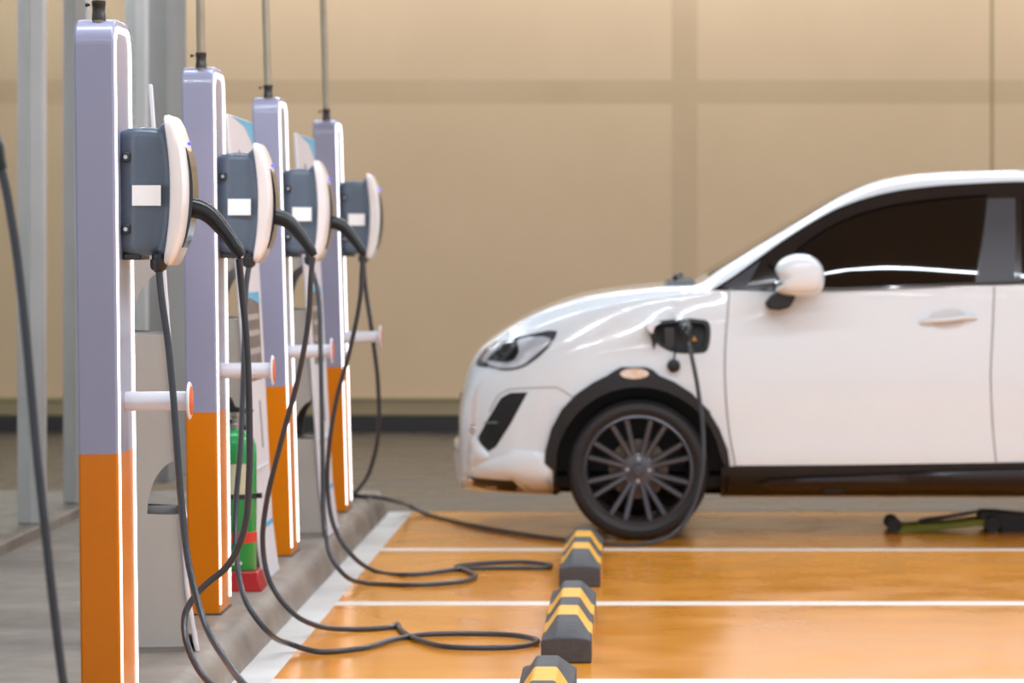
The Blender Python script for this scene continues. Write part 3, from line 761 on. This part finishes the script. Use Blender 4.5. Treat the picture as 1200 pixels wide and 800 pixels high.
# chin spoiler: a lip that stands proud of the nose
chin = []
for i in range(21):
    a = -1+2*i/20; y = CYC+.70*a; chin.append((a, y))
V2 = []; F2 = []
pr = [(.03, .45), (-.05, .44), (-.084, .428), (-.092, .40), (-.086, .34), (-.080, .29), (-.074, .25), (-.058, .20), (.05, .18), (.05, .45)]
for a, y in chin:
    nx = -.775+.20*abs(a)**2.6
    fo = 1-.9*abs(a)**3
    for dx, z in pr: V2.append((nx+(dx*fo if dx < 0 else dx), y, z if z > .3 else .3-(.3-z)*fo))
n = len(pr)
for i in range(20):
    for k in range(n): F2.append((i*n+k, i*n+(k+1) % n, (i+1)*n+(k+1) % n, (i+1)*n+k))
F2 += [tuple(range(n)), tuple(range(20*n, 21*n))]
obj('chin_spoiler', L(V2), F2, 'paint', car, smooth=45)
# lower bumper corner flare
fl = [cxz(*p) for p in [(545, 552), (566, 540), (600, 528), (640, 530), (643, 545), (649, 548), (648, 579), (620, 578), (607, 567), (590, 563), (550, 562)]]
patch('bumper_flare', fl, .006, 'paint', res=.025, depth=.012, bulge=.02)
patch('corner_spoiler', [cxz(*p) for p in [(547, 516), (553, 513), (571, 534), (592, 531), (568, 541), (549, 553), (545, 548)]], .012, 'paint', res=.02, depth=.02, bulge=.03)
for c_ in ((552, 505), (549, 567)):
    h_, _ = surf(*cxz(*c_)); B().lathe([(.001, -.016), (.012, -.014), (.020, -.004), (.020, .02)], 'y', tuple(h_-O), 16, close=False).build('bumper_accent', 'chrome', car, smooth=60)
# grille on the nose
V2 = []; F2 = []
for i in range(17):
    a = -1+2*i/16; y = CYC+.42*a; nx = -.817+.05*abs(a)**2.5
    V2 += [(nx-.012, y, .52), (nx-.012, y, .66), (nx+.06, y, .66), (nx+.06, y, .52)]
for i in range(16):
    for k in range(4): F2.append((4*i+k, 4*i+(k+1) % 4, 4*i+4+(k+1) % 4, 4*i+4+k))
F2 += [(0, 1, 2, 3), (64, 65, 66, 67)]
obj('front_grille', L(V2), F2, 'black', car, smooth=40)

# --- headlight
hl = rsmooth([cxz(*p) for p in [(554, 430), (560, 417), (570, 406), (585, 399), (612, 394), (652, 388), (650, 396), (642, 408), (628, 421), (612, 431), (592, 435), (572, 432)]], 3)
hd = patch('headlight', hl, .004, 'lens', res=.018, depth=.01, bulge=.004)
patch('reflector', rsmooth([cxz(*p) for p in [(606, 399), (645, 397), (638, 407), (622, 420), (610, 429), (592, 432), (574, 430), (566, 424), (590, 425), (604, 418)]], 3), .009, 'bright', hd, res=.015, depth=.004, bulge=.005)
patch('projector_lens', rsmooth([cxz(*p) for p in [(586, 405), (603, 402), (607, 412), (601, 422), (586, 425), (578, 418)]], 4), .014, 'trim', hd, res=.015, depth=.004, bulge=.008)
ribbon('strip_reflection', [cxz(*p) for p in [(563, 425), (572, 414), (584, 405), (600, 399)]], .024, .012, 'bright', hd)  # painted reflection of a pillar light strip, not a lamp

# --- bonnet edge, cowl and wipers, windscreen
ribbon('bonnet_gap', [cxz(*p) for p in [(655, 387), (690, 374), (740, 363), (800, 355), (850, 351)]], .005, .0012, 'paint', body)
B().add(*[[Vector(p)-O for p in [(.16, CYC-.66, 1.185), (.33, CYC-.66, 1.19), (.33, CYC+.66, 1.19), (.16, CYC+.66, 1.185), (.2, CYC-.62, 1.212), (.3, CYC-.62, 1.222), (.3, CYC+.62, 1.222), (.2, CYC+.62, 1.212)]],
        [(0, 1, 2, 3), (4, 5, 6, 7), (0, 1, 5, 4), (1, 2, 6, 5), (2, 3, 7, 6), (3, 0, 4, 7)]]).build('cowl', 'black', car, bevel=.008)
B().tube(L(spline([(.22, CYC-.5, 1.225), (.24, CYC-.2, 1.24), (.26, CYC+.25, 1.235)], 8)), .012, 10).build('wiper', 'black', car, smooth=60)
i0 = next(i for i, x in enumerate(xs) if x > .37); i1 = next(i for i, x in enumerate(xs) if x > 1.14)
k0 = 11*6+2
W0 = []; WF = []; cols = list(range(k0, nh))+list(range(nh, ring-k0+1)); nc = len(cols)
for i in range(i0, i1+1):
    for k in cols: W0.append(V[i*ring+k]+Vector((-.004, 0, .006)))
for i in range(i1-i0):
    for k in range(nc-1): WF.append((i*nc+k, i*nc+k+1, (i+1)*nc+k+1, (i+1)*nc+k))
obj('windscreen', L(W0), WF, 'tint', car, smooth=60)

# --- charging port
pc = rsmooth(port, 3)
pin = [(cxz(799, 395)[0]+(x-cxz(799, 395)[0])*.88, cxz(799, 395)[1]+(z-cxz(799, 395)[1])*.84) for x, z in pc]
pcc = cxz(799, 395)
patch('port_surround', [(pcc[0]+(x-pcc[0])*1.35, pcc[1]+(z-pcc[1])*1.55) for x, z in pc], .0025, 'paint', res=.02, depth=.006, hole=pc)
# frame ring
V2 = []; F2 = []; n = len(pc)
pout = [(cxz(799, 395)[0]+(x-cxz(799, 395)[0])*1.03, cxz(799, 395)[1]+(z-cxz(799, 395)[1])*1.05) for x, z in pc]
for P_, o_ in ((pout, -.001), (pout, .007), (pin, .007), (pin, -.055)):
    for x, z in P_: V2.append(Vector((x, surf(x, z)[0].y-o_, z)))
for r_ in range(3):
    for i in range(n): F2.append((r_*n+i, r_*n+(i+1) % n, (r_+1)*n+(i+1) % n, (r_+1)*n+i))
F2.append(tuple(range(3*n, 4*n)))
cp = obj('charging_port', L(V2), F2, 'black', car, smooth=30)
px0, pz0 = cxz(803, 383)
py = surf(px0, pz0)[0].y
B().lathe([(.036, .045), (.036, .012), (.030, .010), (.030, .03)], 'y', tuple(Vector((px0, py, pz0))-O), 24).build('socket', 'housing_dark', cp, smooth=40)
sx_, sz_ = cxz(785, 396); B().box(sx_-.03-O.x, sx_+.025-O.x, py+.02-O.y, py+.05-O.y, sz_-.05, sz_+.05).build('port_insert', 'bpillar', cp, bevel=.006)
wx_, wz_ = cxz(814, 397); B().prism([(wx_-.012-O.x, wz_-.01), (wx_+.012-O.x, wz_-.01), (wx_-O.x, wz_+.012)], 'y', py+.03-O.y, py+.05-O.y).build('warning_mark', 'stop_yellow', cp)
# flap swung open towards the nose, seen edge on
fx, fz = cxz(766, 392)
B().prism([(p[0]-O.x, p[1]) for p in [cxz(755, 381), cxz(759, 377), cxz(775, 376.5), cxz(767, 382), cxz(764, 391)]], 'y', py-.17-O.y, py-.0-O.y).build('port_flap', 'paint', cp, bevel=.004)
B().prism([(p[0]-O.x, p[1]) for p in [cxz(761, 390), cxz(769, 388), cxz(770, 400), cxz(766, 410), cxz(764, 400)]], 'y', py-.03-O.y, py+.02-O.y).build('flap_hinge', 'black', cp, bevel=.003)
qx, qz = cxz(789.5, 428.5); qy = surf(qx, qz)[0].y
cpo = B().lathe([(.028, -.004), (.031, -.012), (.031, -.03), (.026, -.034)], 'y', tuple(Vector((qx, qy, qz))-O), 24).build('port_cap', 'black', cp, smooth=40)
B().tube(L(spline([Vector((qx, qy-.016, qz+.028)), Vector((qx+.004, qy-.014, qz+.05)), Vector((qx+.008, qy+.005, qz+.075))], 4)), .004, 8).build('cap_tether', 'black', cpo, smooth=60)

# --- mirror
mx, mz = cxz(936, 321); my = CYC-.90-.11
MO = rsmooth([cxz(*p) for p in [(907, 316), (914, 304), (930, 297.5), (948, 299), (960, 308), (965, 322), (963, 337), (955, 345), (935, 347), (915, 345), (908, 341), (908, 337), (914, 331.5), (910, 323)]], 4)
V2 = []; F2 = []; nu = len(MO); nv = 14
for j in range(nv+1):
    b_ = -PI/2+PI*j/nv; cb = max(.04, math.cos(b_))**.55; y = .10*math.sin(b_)
    for x, z in MO: V2.append(Vector((mx+(x-mx)*cb, my+y, mz+(z-mz)*cb)))
for j in range(nv):
    for i in range(nu): F2.append((j*nu+i, j*nu+(i+1) % nu, (j+1)*nu+(i+1) % nu, (j+1)*nu+i))
F2 += [tuple(range(nu)), tuple(range(nv*nu, (nv+1)*nu))]
mi_ = obj('wing_mirror', L(V2), F2, 'paint', car, smooth=60)
ax, az = cxz(912, 355)
B().prism([(p[0]-O.x, p[1]) for p in [cxz(896, 355), cxz(903, 346), cxz(916, 338), cxz(934, 338), cxz(930, 350), cxz(924, 360), cxz(912, 363), cxz(900, 362)]], 'y', my-.02-O.y, my+.17-O.y).build('mirror_arm', 'cladding', mi_, bevel=.012, segs=3)

# --- wheels
def wheel(wx, s_):
    yo = CYC+s_*.885                      # outer face of the tyre
    def Y_(d): return yo-s_*d-O.y         # d inwards from the face
    ox = wx-O.x
    bb = B()
    bb.lathe([(.245, Y_(.02)), (.256, Y_(.006)), (.256, Y_(.0)), (.247, Y_(-.003)), (.240, Y_(.004)), (.235, Y_(.03)), (.228, Y_(.19)), (.245, Y_(.20))], 'y', (ox, 0, WZ), 56, close=False)
    for k in range(8):
        for d in (-7.2, 7.2):
            a0 = math.radians(112+45*k+d*.95); a1 = math.radians(112+45*k+d*1.2)
            p0 = Vector((math.cos(a0)*.055, math.sin(a0)*.055)); p1 = Vector((math.cos(a1)*.240, math.sin(a1)*.240))
            dv = (p1-p0).normalized(); nn = Vector((-dv.y, dv.x)); v = []
            for p, w_, e_ in ((p0, .013, .012), (p1, .0135, .001)):
                for q_, dd in ((nn*w_, 0.006), (nn*(w_*.55), 0), (nn*(-w_*.55), 0), (nn*(-w_), .006), (nn*(-w_), .045), (nn*w_, .045)):
                    v.append((ox+p.x+q_.x, Y_(e_+dd), WZ+p.y+q_.y))
            bb.add(v, [(0, 1, 2, 3, 4, 5), (6, 7, 8, 9, 10, 11)]+[(i, (i+1) % 6, 6+(i+1) % 6, 6+i) for i in range(6)])
    bb.lathe([(.0005, Y_(.010)), (.060, Y_(.010)), (.078, Y_(.016)), (.082, Y_(.05))], 'y', (ox, 0, WZ), 40, close=False)
    w = bb.build('wheel', 'rim', car, smooth=35)
    B().lathe([(.246, Y_(.012)), (.258, Y_(.0)), (.285, Y_(-.010)), (.308, Y_(-.006)), (.324, Y_(.008)), (.3315, Y_(.03)), (.3315, Y_(.185)), (.324, Y_(.205)), (.30, Y_(.218)), (.246, Y_(.205))], 'y', (ox, 0, WZ), 72, close=False).build('tyre', 'tyre', w, smooth=30)
    B().lathe([(.0005, Y_(-.001)), (.026, Y_(.0)), (.030, Y_(.004)), (.030, Y_(.012))], 'y', (ox, 0, WZ), 28, close=False).build('hub_cap', 'rim', w, smooth=35)
    B().lathe([(.07, Y_(.075)), (.14, Y_(.08)), (.14, Y_(.10)), (.07, Y_(.105))], 'y', (ox, 0, WZ), 40, close=False).lathe([(.0005, Y_(.07)), (.075, Y_(.07)), (.08, Y_(.1))], 'y', (ox, 0, WZ), 24, close=False).build('brake_disc', 'disc', w, smooth=35)
    for k in range(4):
        a = math.radians(88+90*k)
        B().lathe([(.0095, Y_(.005)), (.0095, Y_(.02))], 'y', (ox+.052*math.cos(a), 0, WZ+.052*math.sin(a)), 6).build('lug_nut', 'screw', w)
    return w
for wx in (WXF, WXR):
    for s_ in (-1, 1): wheel(wx, s_)
# underbody
B().box(-.55-O.x, 3.2-O.x, -.55, .55, .215, .30).box(.9-O.x, 1.02-O.x, -.80, .80, .205, .26).build('underbody', 'black', car, bevel=.02)

# ================================================================ FLOOR JACK
JY = 16.55; t = thing('floor_jack', 'green and black floor jack lying under the car', 'jack', (1.55, JY, 0))
def jx(x, y): return ((x-CX)*JY/F-1.55, CH-(y-CY)*JY/F)
for yy in (-.11, .10):
    B().prism([jx(1043, 617), jx(1048, 611), (jx(1052, 0)[0], jx(0, 614)[1]), jx(1110, 611), jx(1150, 606), jx(1166, 604), jx(1170, 610), jx(1166, 617), jx(1140, 614), jx(1100, 619), jx(1050, 622)], 'y', yy, yy+.02).build('side_plate', 'jack', t, bevel=.002)
B().prism([jx(1076, 609), jx(1084, 607), jx(1144, 598.5), jx(1150, 597), jx(1150, 600), jx(1086, 611), jx(1083, 613), jx(1078, 613)], 'y', -.03, .03).build('lift_arm', 'black', t, bevel=.002)
B().prism([jx(1145, 600), jx(1150, 597), jx(1165, 597), jx(1230, 604), jx(1245, 610), jx(1245, 622), jx(1172, 624), jx(1168, 612), jx(1146, 606)], 'y', -.09, .09).build('pump_body', 'black', t, bevel=.006)
for x_, r_ in ((1046, .035), (1160, .04), (1225, .04)):
    for y_ in (-.135, .115):
        B().lathe([(r_, y_), (r_, y_+.03)], 'y', (jx(x_, 0)[0], 0, r_), 20).build('roller', 'black', t, bevel=.003)
B().tube([(jx(1235, 0)[0], 0, .09), (jx(1300, 0)[0], 0, .17), (jx(1450, 0)[0], 0, .20)], .014, 10).build('handle_socket', 'black', t, smooth=50)
